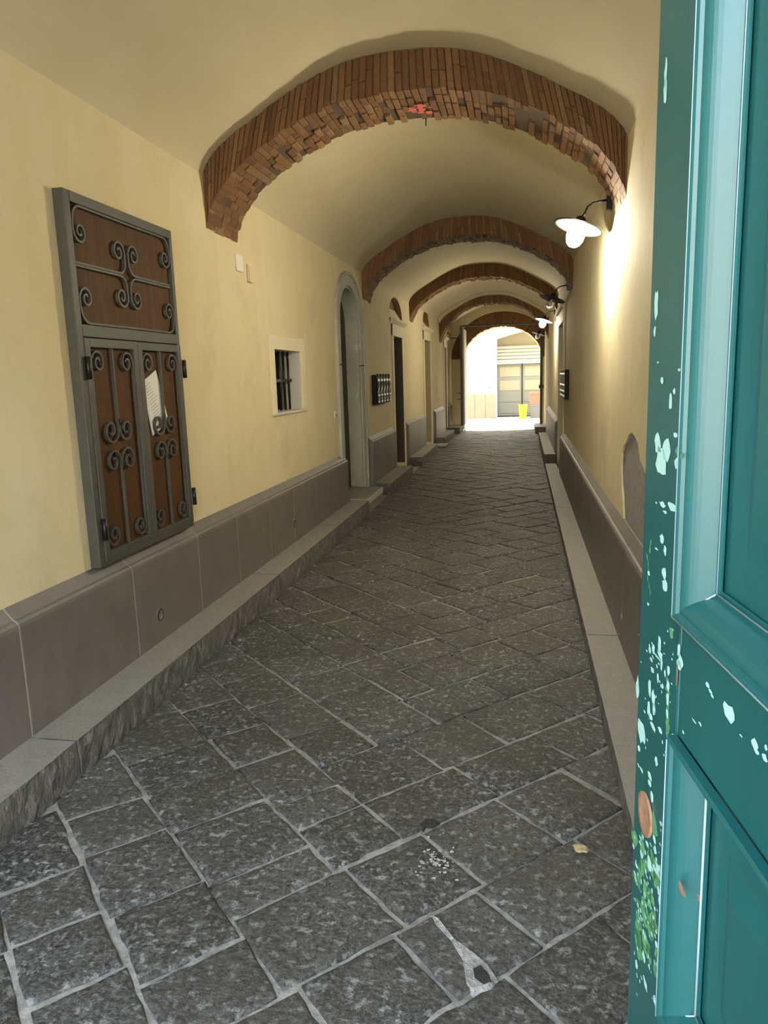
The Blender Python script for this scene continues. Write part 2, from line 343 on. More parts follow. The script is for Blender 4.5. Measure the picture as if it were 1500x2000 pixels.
# right wall
wr = wall_poly('wall_right', XR, XR + .4, -.3, YE, -.02, 3.0, plaster)
hole = [(4.129, 1.171), (4.25, 1.15), (4.359, 1.095), (4.45, 1.07), (4.523, 1.02), (4.535, .95), (4.515, .884), (4.48, .82), (4.423, .762), (4.40, .70), (4.356, .64), (3.3, .64), (3.35, .80), (3.55, .90), (3.60, 1.0), (3.74, 1.04), (3.83, 1.06), (3.90, 1.13), (4.02, 1.16)]
cut(wr, [MB().prism(hole, 0, XR + .014, XR - .1), MB().prism([(11.0, .1), (11.0, 2.2), (12.42, 2.2), (12.42, .1)], 0, XR + .2, XR - .1)])
struct(MB().box(XR + .011, XR + .05, 3.25, 4.6, .6, 1.2).build('wall_right_bare_patch', greyrend))
# vault
VP = prof(OUT)
ceil = MB(); NY = 40
vs = [(x, -.3 + (YE + .3) * j / NY, z) for j in range(NY + 1) for x, z in VP]; n = len(VP)
ceil.add(vs, [(j * n + i, j * n + i + 1, (j + 1) * n + i + 1, (j + 1) * n + i) for j in range(NY) for i in range(n - 1)], 0, None, True)
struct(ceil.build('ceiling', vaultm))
struct(MB().box(XL - .4, XR + .4, -.3, YE, 3.45, 3.6).box(XL - .42, XL, -.3, YE, 3.0, 3.6).box(XR, XR + .4, -.3, YE, 3.0, 3.6).build('ceiling_roof', streetm))
# plaster roll over arch 4
R4o = prof([(u, z + .005) for u, z in OUT]); R4i = prof([(u * .975, z - .055) for u, z in OUT])
tr = MB()
for i in range(len(R4o) - 1): tr.prism([R4i[i], R4i[i + 1], R4o[i + 1], R4o[i]], 1, 17.72, 17.9)
struct(tr.build('trim_1', vaultm))
# end wall with arched opening
wb = struct(MB().box(-6, 6, YE, YE + .8, -.02, 7).build('wall_back', plaster))
ea = [(-1.62, -.1), (-1.62, 1.92)] + [(XCe, ze) for XCe, ze in []]
def earch(hw, zs, rise, n=56): return [(-.565 - hw * math.cos(math.pi * i / n), zs + rise * math.sin(math.pi * i / n)) for i in range(n + 1)]
EI = earch(1.055, 1.93, .85); EO = earch(1.395, 1.93, 1.22)
cut(wb, [MB().prism([(-1.62, -.1)] + EI + [(.49, -.1)], 1, YE - .1, YE + .9)])
# front portal wall (behind the camera); unseen street, made pale to throw daylight inside
wf = struct(MB().box(-6, 6, -.75, -.3, -.02, 5).build('wall_front', plaster))
cut(wf, [MB().prism([(-1.8, -.1), (-1.8, 2.95), (.36, 2.95), (.36, -.1)], 1, -.2, -.9)])
struct(MB().box(-14, 14, -9, -.3, -.08, -.02).build('floor_street', streetm))
struct(MB().box(-14, 14, -9.5, -9, -.02, 5.5).build('wall_street_bounce', courtw))  # unseen wall added opposite, pale so it bounces daylight through the portal
# court
wc = struct(MB().box(-6, 6, 26, 26.9, -.02, 3.4).build('wall_court', courtw))
seg = [(-.9 + 3.0 * i / 16, 2.69 + .28 * math.sin(math.pi * i / 16)) for i in range(17)]
cut(wc, [MB().prism([(-.9, -.1)] + seg + [(2.1, -.1)], 1, 25.8, 27)])
struct(MB().box(-1.2, 2.4, 26.9, 27.0, -.02, 3.4).build('wall_recess', recess))
struct(MB().box(-6.4, -6, YE, 27, -.02, 7).build('wall_court_left', courtw))  # unseen side wall, raised to cut skylight into the court
struct(MB().box(6, 6.4, YE, 27, -.02, 7).build('wall_court_right', courtw))  # unseen too, its height shaped to hold back skylight
b = MB()
for i in range(14):
    x = -.92 - .36 * (i + 1)
    if i == 4: pass
    b.box(x + .004, x + .356, 25.95, 26.02, 0, .84)
struct(b.build('baseboard_court', courts, bevel=.006))
# dado slabs
def dado_run(name, side, y0, y1, joints, zt=.615, z0=.15, ends=0.0):
    s = 1 if side < 0 else -1; X = XL if side < 0 else XR; f = X + s * .06
    m = MB(); js = [y0] + [j for j in joints if y0 < j < y1] + [y1]
    for a, b_ in zip(js, js[1:]):
        pf = [(X - s * .01, z0 - .16), (f, z0 - .16), (f, zt - .02)] + [(f - s * .022 * (1 - math.cos(t * math.pi / 6)), zt - .02 + .03 * math.sin(t * math.pi / 6)) for t in (1, 2, 3)] + [(X, zt + .058), (X - s * .01, zt + .058)]
        m.prism(pf, 1, a + .003, b_ - .003)
        if b_ != y1:
            m.prism([(q[0] - s * .0012, q[1]) for q in pf], 1, b_ - .0036, b_ + .0036, 1)
    return struct(m.build(name, [dado, jointm], bevel=.002, seg=1))
dado_run('baseboard_left', -1, -.3, 7.93, [.1, .85, 1.62, 2.41, 3.26, 4.02, 4.64, 5.3, 5.9, 6.6, 7.3])
dado_run('baseboard_left_second', -1, 9.32, 11.15, [10.3], zt=.70)
dado_run('baseboard_left_third', -1, 12.42, 14.75, [13.6], zt=.70)
dado_run('baseboard_left_fourth', -1, 16.5, 18.5, [], zt=.70)
dado_run('baseboard_left_fifth', -1, 19.5, 20.3, [], zt=.72)
dado_run('baseboard_right', 1, -.3, 10.8, [1.0, 2.0, 2.9, 3.85, 4.75, 5.7, 6.6, 7.6, 8.7, 9.8], zt=.60, z0=.08)
dado_run('baseboard_right_second', 1, 12.45, 17.3, [13.5, 14.5, 15.6], zt=.70)
# round pipe covers in the left dado
for y, z, lab in ((3.49, .296, 'small round cap with a dark ring in the grey dado below the iron shutter'), (5.89, .311, 'small dark round cap in the grey left dado below the barred window')):
    o = MB().lathe([(.001, .002), (.026, .002), (.027, .005), (.034, .005), (.035, 0)], (-1.9005, y, z), (1, 0, 0), 24, 0).build('drain_cap', [MATS['grey_lava_dado']], loc=(-1.9, y, z)); tag(o, lab, 'pipe cap', 'round caps in the left dado')
    r = MB().lathe([(.027, .004), (.028, .0065), (.032, .0065), (.034, .004)], (-1.9, y, z), (1, 0, 0), 24).build('rim', blacki, o)
o = MB().lathe([(.001, .004), (.018, .004), (.02, 0)], (.51, 3.86, .235), (-1, 0, 0), 16).build('drain_cap', steel, loc=(.51, 3.86, .235)); tag(o, 'small bright metal cap low on the right grey dado near the green door', 'pipe cap')
# ================================================================ KERBS
def kerb(y0, y1, z, x0, x1, label, side=-1, chamf=0, grp=None, amp=.0055):
    """top slab smooth, street face rough; x0 wall side, x1 street side"""
    s = 1 if x1 > x0 else -1
    n = max(4, int((y1 - y0) / .035)); m = MB(); rows = [0, .25, .5, .75, .93, 1.0]
    vs = []; 
    for i in range(n + 1):
        y = y0 + (y1 - y0) * i / n
        for j, r in enumerate(rows):
            d = random.uniform(-amp, amp) * (1 if j < 4 else .35) + (.004 if 0 < j < 4 else 0)
            if side > 0: d *= .3
            c = max(0, chamf - (y - y0)) if chamf else 0
            vs.append((x1 + s * d - s * c, y, -.02 + (z + .02) * r))
    k = len(rows)
    fs = [(i * k + j, (i + 1) * k + j, (i + 1) * k + j + 1, i * k + j + 1) for i in range(n) for j in range(k - 1)]
    base = len(vs)
    vs2 = vs + [(x0, y0 + (y1 - y0) * i / n, z) for i in range(n + 1)] + [(x0, y0, -.02), (x0, y1, -.02)]
    m.add(vs2, fs, 1)
    top = [(i * k + k - 1, (i + 1) * k + k - 1, base + i + 1, base + i) for i in range(n)]
    m.f += [list(t) for t in top]; m.m += [0] * n; m.col += [None] * n; m.sm += [False] * n
    e0 = [j for j in range(k)] + [base, base + n + 1]; e1 = [n * k + j for j in range(k)] + [base + n, base + n + 2]
    m.f += [e0, e1]; m.m += [1, 1]; m.col += [None] * 2; m.sm += [False] * 2
    o = m.build('stone_kerb', [kerbm, kerbf]); 
    return tag(o, label, 'kerb', grp)
GK = 'raised stone kerbs along the left wall'
for a, b_, lab in ((-.3, .55, 'grey stone kerb length on the left, closest to the entrance and cut by the frame'), (.56, 2.39, 'rough faced grey kerb stone at the lower left corner of the picture'), (2.40, 4.85, 'long grey kerb stone below the brown iron shutter on the left'), (4.86, 6.6, 'grey kerb stone below the small barred window'), (6.61, 8.02, 'grey kerb stone ending just before the arched doorway')):
    kerb(a, b_, .15, -1.905, -1.70, lab, grp=GK)
kerb(9.34, 11.25, .15, -1.905, -1.675, 'dark stone kerb with a clipped corner under the row of letterboxes', chamf=0, grp=GK)
kerb(12.42, 14.85, .15, -1.905, -1.69, 'stone kerb between the second and third left doorways', grp=GK)
kerb(16.4, 18.7, .15, -1.905, -1.70, 'far stone kerb beside the fourth brick arch on the left', grp=GK)
kerb(19.3, 20.3, .17, -1.95, -1.62, 'daylit stone kerb at the foot of the left gate post', grp=GK)
kerb(15.5, 16.2, .045, -1.95, -1.60, 'low flat stone step before the third left doorway', grp=None)
GR = 'stone kerbs along the right wall'
for a, b_, lab in ((-.3, 4.0, 'smooth grey kerb strip beside the green door on the right'), (4.01, 8.0, 'smooth grey kerb strip along the right dado beyond the bare plaster patch'), (8.01, 11.95, 'far end of the thin kerb strip on the right, under the right letterboxes')):
    kerb(a, b_, .078, .515, .345, lab, side=1, grp=GR)
kerb(12.2, 16.8, .20, .515, .34, 'raised kerb block with a dark end face on the right wall', side=1, grp=GR)
kerb(18.9, 20.4, .17, .565, .30, 'small dark ended kerb block at the foot of the right gate post', side=1, grp=GR)
# threshold of arched door
t = thing('door_step', (-1.83, 8.5, 0), 'stone doorstep with a pale edge under the arched doorway', 'step')
MB().box(-2.16, -1.72, 8.03, 8.97, -.02, .165).build('slab', kerbm, t, bevel=.012)
MB().box(-1.722, -1.71, 8.05, 8.95, .10, .158).build('edge_strip', palep, t)
# ================================================================ DOORWAYS
# arched doorway
ad = sempty('door_1', (-2.1, 8.48, 0))
io = arch_pts(7.98, 8.98, 2.13, .40, z0=.0); oo = arch_pts(7.83, 9.13, 2.13, .52, z0=.0); o2 = arch_pts(7.79, 9.17, 2.13, .555, z0=.0)
MB().ring(io, oo, 0, XL - .01, XL + .022).build('stone_surround', surr, ad, bevel=.004)
MB().ring(oo, o2, 0, XL - .01, XL + .035).build('outer_moulding', surr, ad, bevel=.004)
MB().prism(arch_pts(7.97, 8.99, 2.13, .41, z0=.16), 0, XL - .20, XL - .16).build('leaf', darkd, ad)
MB().box(XL - .165, XL - .15, 8.46, 8.48, .17, 2.5).build('meeting_strip', blacki, ad)
MB().lathe([(.001, .03), (.02, .028), (.024, .015), (.012, 0)], (XL - .16, 8.3, 1.06), (1, 0, 0), 14).build('knob', steel, ad)
lr = arch_pts(7.985, 8.975, 2.13, .395, z0=.17); l2 = arch_pts(8.0, 8.96, 2.13, .38, z0=.17)
MB().ring(l2, lr, 0, XL - .205, XL - .002).build('reveal_lining', surr, ad)
MB().box(XL + .0, XL + .026, 7.81, 7.985, 1.645, 1.66).box(XL, XL + .026, 8.975, 9.15, 1.645, 1.66).build('joint_line', bmort, ad)
# square doorways
def sqdoor(k, y0, y1, zt, leafm, nb):
    d = sempty('door_%d' % k, (XL, (y0 + y1) / 2, 0)); j = .16
    MB().box(XL - .15, XL + .018, y0, y0 + .03, .1, zt).box(XL - .15, XL + .018, y1 - .03, y1, .1, zt).build('jamb_lining', leafm if k == 2 else beiged, d)
    MB().box(XL, XL + .025, y0 - .10, y0 + .0, .02, zt + .18).box(XL, XL + .025, y1, y1 + .14, .02, zt + .18).build('architrave', creamst, d, bevel=.005)
    MB().box(XL, XL + .03, y0 - .1, y1 + .14, zt, zt + .18).build('lintel', creamst, d, bevel=.005)
    MB().prism([(XL, zt + .18), (XL + .035, zt + .18), (XL + .085, zt + .225), (XL + .085, zt + .25), (XL, zt + .27)], 1, y0 - .14, y1 + .2).build('cornice', creamst, d, bevel=.004)
    MB().box(XL - .15, XL - .11, y0, y1, .1, zt).build('leaf', leafm, d)
    for z_ in (.35, 1.25):
        MB().box(XL - .112, XL - .10, y0 + .14, y1 - .14, z_, z_ + .7).build('panel', leafm, d, bevel=.01)
    if nb:
        MB().prism(arch_pts(nb[0], nb[1], nb[2], nb[3], z0=nb[4]), 0, XL - .118, XL - .10).ring(arch_pts(nb[0] + .012, nb[1] - .012, nb[2], nb[3] - .012, z0=nb[4]), arch_pts(nb[0], nb[1], nb[2], nb[3], z0=nb[4]), 0, XL - .10, XL - .001).build('niche_brickwork', nicheb, d)
        MB().prism([(XL - .10, nb[4] - .02), (XL - .10, nb[4] + .20), (XL - .002, nb[4] + .02)], 1, nb[0] + .015, nb[1] - .015).build('niche_sill', creamst, d)
sqdoor(2, 11.37, 12.2, 2.12, brownd, (11.15, 12.36, 2.42, .30, 2.36))
sqdoor(3, 15.02, 15.96, 2.22, beiged, (14.98, 16.0, 2.5, .34, 2.42))
sqdoor(4, 18.85, 19.35, 2.2, beiged, None)
d = sempty('door_5', (XR, 11.7, 0))
MB().box(XR + .12, XR + .16, 11.0, 12.42, .1, 2.2).build('leaf', darkd, d)
MB().box(XR - .02, XR + .12, 12.38, 12.50, .02, 2.2).box(XR - .02, XR, 10.84, 11.0, .62, 2.2).build('architrave', creamst, d, bevel=.004)
MB().box(XR - .03, XR, 10.84, 12.5, 2.2, 2.38).build('lintel', creamst, d, bevel=.004)
MB().box(XR - .07, XR, 10.8, 12.55, 2.38, 2.45).build('cornice', creamst, d, bevel=.004)
# small barred window
wn = sempty('window_1', (XL, 6.13, 1.24))
ip = [(5.77, 1.245), (5.77, 1.75), (6.5, 1.75), (6.5, 1.245)]
MB().box(XL, XL + .012, 5.65, 5.77, 1.238, 1.862).box(XL, XL + .012, 6.5, 6.61, 1.238, 1.862).box(XL, XL + .012, 5.77, 6.5, 1.75, 1.862).build('window_frame', creamst, wn, bevel=.003)
MB().box(XL - .22, XL + .018, 5.66, 6.6, 1.222, 1.246).build('window_sill', palep, wn, bevel=.004)
MB().box(XL - .22, XL - .205, 5.77, 6.5, 1.245, 1.75).build('dark_pane', blackp, wn)
MB().box(XL - .2, XL - .003, 6.488, 6.5, 1.246, 1.75).build('reveal_lining', palep, wn)
for i in range(6):
    y = 5.83 + .125 * i
    MB().tube([(XL - .105, y, 1.246), (XL - .105, y, 1.75)], .011, 8).build('bar', blacki, wn)
MB().box(XL - .115, XL - .085, 5.77, 6.5, 1.49, 1.515).build('cross_bar', blacki, wn)
# ================================================================ BRICK ARCHES
def bcol(dark=0):
    h = random.random(); k = random.uniform(.78, 1.2)
    c = (.40, .205, .085) if h < .5 else ((.46, .27, .12) if h < .75 else (.30, .145, .06))
    if h > .95: c = (.44, .31, .18)
    return (c[0] * k * .46, c[1] * k * .42, c[2] * k * .33)
def brick_arch(y0, y1, label, inn=INN, out=OUT, courses=70, rag=.012, pi=None, po=None, two=.35):
    I = pi or prof(inn, courses); O = po or prof(out, courses)
    core = MB()
    sI = [(I[i][0] * .96 + O[i][0] * .04, I[i][1] * .96 + O[i][1] * .04) for i in range(len(I))]
    n = len(I); vs = []
    for (x, z) in sI: vs += [(x, y0 + .008, z), (x, y1 - .008, z)]
    for (x, z) in O: vs += [(x, y0 + .008, z + .02), (x, y1 - .008, z + .02)]
    fs = []
    for i in range(n - 1):
        a = 2 * i; c = 2 * n + 2 * i
        fs += [(a, a + 2, a + 3, a + 1), (a, c, c + 2, a + 2), (a + 1, a + 3, c + 3, c + 1), (c, c + 1, c + 3, c + 2)]
    fs += [(0, 1, 2 * n + 1, 2 * n), (2 * n - 2, 4 * n - 2, 4 * n - 1, 2 * n - 1)]
    t = thing('brick_arch', (XC, (y0 + y1) / 2, I[0][1]), label, 'arch', 'bare brick arches under the vault')
    core.add(vs, fs); core.build('mortar_core', bmort, t)
    m = MB()
    for i in range(n - 1):
        def lerp(i_, r, e=0): return (I[i_][0] + (O[i_][0] - I[i_][0]) * r, I[i_][1] + (O[i_][1] - I[i_][1]) * r)
        g = .07
        y = y0; ro = random.random() < .5; first = True
        while y < y1 - .02:
            L = random.choice([.09, .12, .12, .16, .22]); ye = min(y1, y + L)
            if y1 - ye < .06: ye = y1
            last = ye >= y1 - 1e-6
            jit = random.uniform(-rag, rag) * 1.1; 
            parts = [(0, 1)]
            if (first or last) and random.random() < two: q = random.uniform(.35, .65); parts = [(0, q), (q, 1)]
            elif not (first or last): parts = [(0, .45)]
            for ri, (r0, r1) in enumerate(parts):
                fy = (y + .003) if not first else y0 + random.uniform(-.006, .006); ly = (ye - .003) if not last else y1 + random.uniform(-.005, .005)
                H_ = math.hypot(O[i][0] - I[i][0], O[i][1] - I[i][1]); a0 = r0 + (.012 if ri else jit / H_); a1 = r1 - .012 + (.02 if r1 == 1 else 0)
                A0, A1, B0, B1 = lerp(i, a0), lerp(i, a1), lerp(i + 1, a0), lerp(i + 1, a1)
                def sh(P, Q, s): return (P[0] + (Q[0] - P[0]) * s, P[1] + (Q[1] - P[1]) * s)
                a, b_, c, d_ = sh(A0, B0, g), sh(B0, A0, g), sh(B1, A1, g), sh(A1, B1, g)
                m.hexa([(a[0], fy, a[1]), (b_[0], fy, b_[1]), (b_[0], ly, b_[1]), (a[0], ly, a[1]), (d_[0], fy, d_[1]), (c[0], fy, c[1]), (c[0], ly, c[1]), (d_[0], ly, d_[1])], 0, bcol())
            y = ye; first = False
    m.build('bricks', brick, t, bevel=.0025, seg=1)
    return t
A1 = brick_arch(4.61, 5.13, 'nearest and largest bare brick arch, with a red paint mark on its underside')
brick_arch(9.27, 9.77, 'second bare brick arch from the entrance, spanning beyond the barred window')
brick_arch(13.2, 13.65, 'third brick arch from the entrance, beyond the first square doorway')
INN4 = [(u, z - (.0 if u < .6 else (u - .6) * .45)) for u, z in INN]
brick_arch(17.9, 18.42, 'fourth brick arch from the entrance, its left foot reaching lowest', inn=INN4)
brick_arch(YE - .02, YE + .03, 'brick surround of the bright archway opening onto the courtyard', pi=EI, po=EO, courses=56)
o = MB()
for k in range(22):
    a = random.uniform(0, 6.28); r = random.uniform(0, 1); x = -.62 + r * .075 * math.cos(a); y = 4.90 + r * .09 * math.sin(a); s = random.uniform(.006, .02); z = 3.121 - abs(x - XC) ** 2 * .3
    o.add([(x - s, y - s * .8, z), (x + s, y - s, z), (x + s * 1.2, y + s, z), (x - s, y + s * .9, z)], [(0, 1, 2, 3)])
o.build('paint_mark', redpaint, A1)
MB().tube([(-.62, 5.10, 3.13), (-.62, 5.10, 3.085)], .004, 6).build('nail', blacki, A1)
# ================================================================ WALL LAMPS
def lamp_parts(root, lit):
    """root at wall plate centre (XR, y, z)"""
    X, Y, Z = root.location
    MB().box(X - .034, X, Y - .03, Y + .03, Z - .065, Z + .065).build('wall_plate', blacki, root, bevel=.005)
    pts = []; P = [(X - .03, -.0, -.0), (X - .07, 0, -.004), (X - .12, 0, -.012), (X - .155, 0, -.035), (X - .172, 0, -.072), (X - .19, 0, -.095)]
    MB().tube([(p[0], Y, Z + p[2]) for p in P], .0075, 8).build('arm', blacki, root)
    ax = Vector((-.30, -.10, -.95)).normalized(); c = Vector((X - .195, Y, Z - .10))
    MB().lathe([(.012, -.01), (.03, 0), (.036, .02), (.05, .034), (.166, .062), (.168, .066), (.160, .066), (.05, .045), (.001, .045)], c, ax, 36, 0).build('shade', [blacki], root)
    MB().lathe([(.052, .0465), (.158, .0675), (.158, .0685), (.05, .050), (.001, .0495)], c, ax, 36).build('shade_lining', white if lit else iron, root)
    MB().lathe([(.03, .046), (.034, .05), (.034, .066), (.03, .07)], c, ax, 20).build('bulb_holder', blacki, root)
    J = [(.042, .068), (.052, .085), (.058, .115), (.056, .145), (.045, .172), (.026, .190), (.001, .196)]
    if lit:
        MB().lathe(J, c, ax, 24).build('glass_globe', glow, root)
    else:
        J2 = J + [(.001, .190), (.024, .184), (.041, .168), (.051, .143), (.053, .115), (.047, .087), (.038, .07)]
        g = MB().lathe(J2, c, ax, 24).build('glass_globe', glass, root)
        MB().lathe([(.010, .07), (.016, .09), (.022, .115), (.018, .135), (.001, .145)], c, ax, 16).build('bulb', white, g)
for y, z, lit, lab in ((5.33, 2.602, 1, 'lit wall lamp with a white lined disc shade just behind the nearest brick arch'), (9.92, 2.572, 0, 'unlit black wall lamp with clear glass behind the second brick arch'), (13.9, 2.575, 1, 'lit wall lamp behind the third brick arch, the smaller glowing one'), (18.62, 2.58, 0, 'unlit wall lamp furthest away, by the gate')):
    r = thing('wall_lamp', (XR, y, z), lab, 'lamp', 'wall lamps along the right side'); lamp_parts(r, lit)
# ================================================================ LEFT WALL FITTINGS
o = MB().box(XL, XL + .012, 5.067, 5.192, 2.262, 2.376).build('cover_plate', whitep, bevel=.003, loc=(XL, 5.13, 2.32)); tag(o, 'white square cover plate high on the left wall under the first arch', 'wall plate')
o = thing('junction_box', (XL, 5.33, 2.28), 'cream painted junction box slightly open beside the white cover plate', 'box')
MB().box(XL, XL + .018, 5.28, 5.38, 2.215, 2.335).build('body', creamst, o, bevel=.004); MB().box(XL + .018, XL + .024, 5.275, 5.372, 2.21, 2.325).build('lid', PLm := plaster, o, bevel=.002)
o = thing('doorbell', (XL, 7.66, 1.13), 'small white bell push on the left wall before the arched doorway', 'doorbell')
MB().box(XL, XL + .014, 7.615, 7.705, 1.095, 1.17).build('plate', whitep, o, bevel=.004); MB().lathe([(.001, .006), (.014, .005), (.015, 0)], (XL + .014, 7.66, 1.12), (1, 0, 0), 14).build('button', greyp, o)
o = MB().box(XL, XL + .014, 14.55, 14.64, 1.20, 1.30).build('doorbell', whitep, bevel=.004, loc=(XL, 14.6, 1.25)); tag(o, 'tiny white bell push on the left wall beside the third doorway', 'doorbell')
# letterboxes left
GL = 'row of five black letterboxes on the left wall'
def letterbox(y, lab):
    r = thing('letterbox', (XL, y + .1, 1.155), lab, 'letterbox', GL); w_ = .2
    MB().box(XL, XL + .065, y, y + w_, 1.155, 1.54).build('body', blackp, r, bevel=.012)
    MB().box(XL + .062, XL + .078, y + .015, y + w_ - .012, 1.17, 1.50).build('door', blackp, r, bevel=.008)
    MB().prism([(y + .05, 1.505), (y + .1, 1.55), (y + .15, 1.505)], 0, XL + .05, XL + .078).build('crest', blackp, r)
    MB().box(XL + .077, XL + .086, y + .03, y + .15, 1.455, 1.485).build('slot_cover', steel, r, bevel=.002)
    MB().tube([(XL + .083, y + .05 + .05 * math.sin(t * .55), 1.44 - t * .017) for t in range(9)], .006, 6).build('ornament', steel, r)
    MB().box(XL + .077, XL + .085, y + .04, y + .14, 1.262, 1.285).build('name_plate', steel, r)
    MB().lathe([(.001, .012), (.017, .010), (.019, 0)], (XL + .077, y + .09, 1.222), (1, 0, 0), 12).build('lock', steel, r)
    MB().box(XL + .077, XL + .084, y + .05, y + .13, 1.175, 1.2).build('lower_plate', steel, r)
for i, nm in enumerate(('nearest, leftmost of the row of five', 'second from the left in the row of five', 'middle one of the row of five', 'fourth from the left in the row of five', 'furthest of the row of five, against the doorway')):
    letterbox(9.67 + .207 * i, 'black letterbox with silver trim, ' + nm)
GR2 = 'black letterboxes on the right wall'
for i, nm in enumerate(('nearest of the block on the right wall', 'middle of the block on the right wall', 'furthest of the block on the right wall')):
    y = 9.75 + .36 * i
    r = thing('letterbox', (XR, y + .17, 1.155), 'black letterbox with pale stripes, ' + nm, 'letterbox', GR2)
    MB().box(XR - .055, XR, y, y + .355, 1.155, 1.53).build('body', blackp, r, bevel=.008)
    for z_ in (1.47, 1.33, 1.25, 1.19): MB().box(XR - .064, XR - .054, y + .02, y + .335, z_, z_ + .018).build('strip', steel, r)
# ================================================================ IRON SHUTTER
FX = -1.908
sh = thing('iron_shutter', (XL, 3.50, .676), 'dark iron framed shutter with scrollwork over brown wooden boards on the left wall', 'shutter')
Y0, Y1, Z0, Z1 = 3.006, 4.000, .676, 2.330
m = MB()
for a in ((Y0, Y0 + .045, Z0, Z1), (Y1 - .03, Y1, Z0, Z1), (Y0 + .045, Y1 - .03, Z1 - .045, Z1), (Y0 + .045, Y1 - .03, 1.719, 1.773), (Y0 + .045, Y1 - .03, Z0, Z0 + .02)):
    m.box(XL + .001 if a[0] == Y0 or a[1] == Y1 or a[3] == Z1 else FX - .03, FX, a[0], a[1], a[2], a[3])
m.build('frame', iron, sh, bevel=.003)
MB().box(XL + .003, FX - .022, Y0 + .03, Y1 - .02, 1.745, Z1 - .03).build('transom_board', woodp, sh)
def spiral(cy, cz, R, a0, turns, dirn, n=30, r1=.22):
    return [(cy + R * (1 - (1 - r1) * (i / n) ** .85) * math.cos(a0 + dirn * 2 * math.pi * turns * i / n), cz + R * (1 - (1 - r1) * (i / n) ** .85) * math.sin(a0 + dirn * 2 * math.pi * turns * i / n)) for i in range(n + 1)]
def ribbon(mb, pts, w_=.0095, x0=FX - .016, x1=FX - .002):
    P = [Vector(p) for p in pts]; L = []; R_ = []
    for i, p in enumerate(P):
        d = P[min(i + 1, len(P) - 1)] - P[max(i - 1, 0)]
        if d.length < 1e-6: d = Vector((1, 0))
        d.normalize(); nn = Vector((-d.y, d.x)) * w_ / 2; L.append(p + nn); R_.append(p - nn)
    n = len(P); vs = [(x0, *q) for q in L] + [(x0, *q) for q in R_] + [(x1, *q) for q in L] + [(x1, *q) for q in R_]; fs = []
    for i in range(n - 1):
        fs += [(i, i + 1, n + i + 1, n + i), (2 * n + i, 3 * n + i, 3 * n + i + 1, 2 * n + i + 1), (i, 2 * n + i, 2 * n + i + 1, i + 1), (n + i, n + i + 1, 3 * n + i + 1, 3 * n + i)]
    fs += [(0, n, 3 * n, 2 * n), (n - 1, 3 * n - 1, 4 * n - 1, 2 * n - 1)]
    mb.add(vs, fs)
def quarter(cy, cz, R, a0, a1, n=8): return [(cy + R * math.cos(a0 + (a1 - a0) * i / n), cz + R * math.sin(a0 + (a1 - a0) * i / n)) for i in range(n + 1)]
PI = math.pi
def mirY(pts, c): return [(2 * c - y, z) for y, z in pts]
def mirZ(pts, c): return [(y, 2 * c - z) for y, z in pts]
def scroll(name, pts, parent): mb = MB(); ribbon(mb, pts); return mb.build(name, iron, parent)
oy0, oy1, oz0, oz1 = Y0 + .045, Y1 - .03, 1.773, Z1 - .045; cy = (oy0 + oy1) / 2 - .015; cz = (oz0 + oz1) / 2
# centre volutes with horizontal bar
arm = [(oy0, cz + .006), (cy - .10, cz + .006)] + quarter(cy - .075, cz + .065, .059, -PI / 2, 0)[1:] + spiral(cy - .016 - .054, cz + .105, .054, 0, 1.45, 1)
scroll('scroll', arm, sh); scroll('scroll', mirY(arm, cy), sh); 
scroll('scroll', mirZ(arm, cz), sh); scroll('scroll', mirZ(mirY(arm, cy), cz), sh)
top = list(reversed(spiral(oy0 + .062, oz1 - .115, .052, PI, 1.4, 1))) + [(oy0 + .010, oz1 - .07)] + quarter(oy0 + .075, oz1 - .07, .063, PI, PI / 2) + [((oy0 + oy1) / 2, oz1 - .008)]
scroll('scroll', top, sh); scroll('scroll', mirY(top, (oy0 + oy1) / 2), sh)
scroll('scroll', mirZ(top, cz), sh); scroll('scroll', mirZ(mirY(top, (oy0 + oy1) / 2), cz), sh)
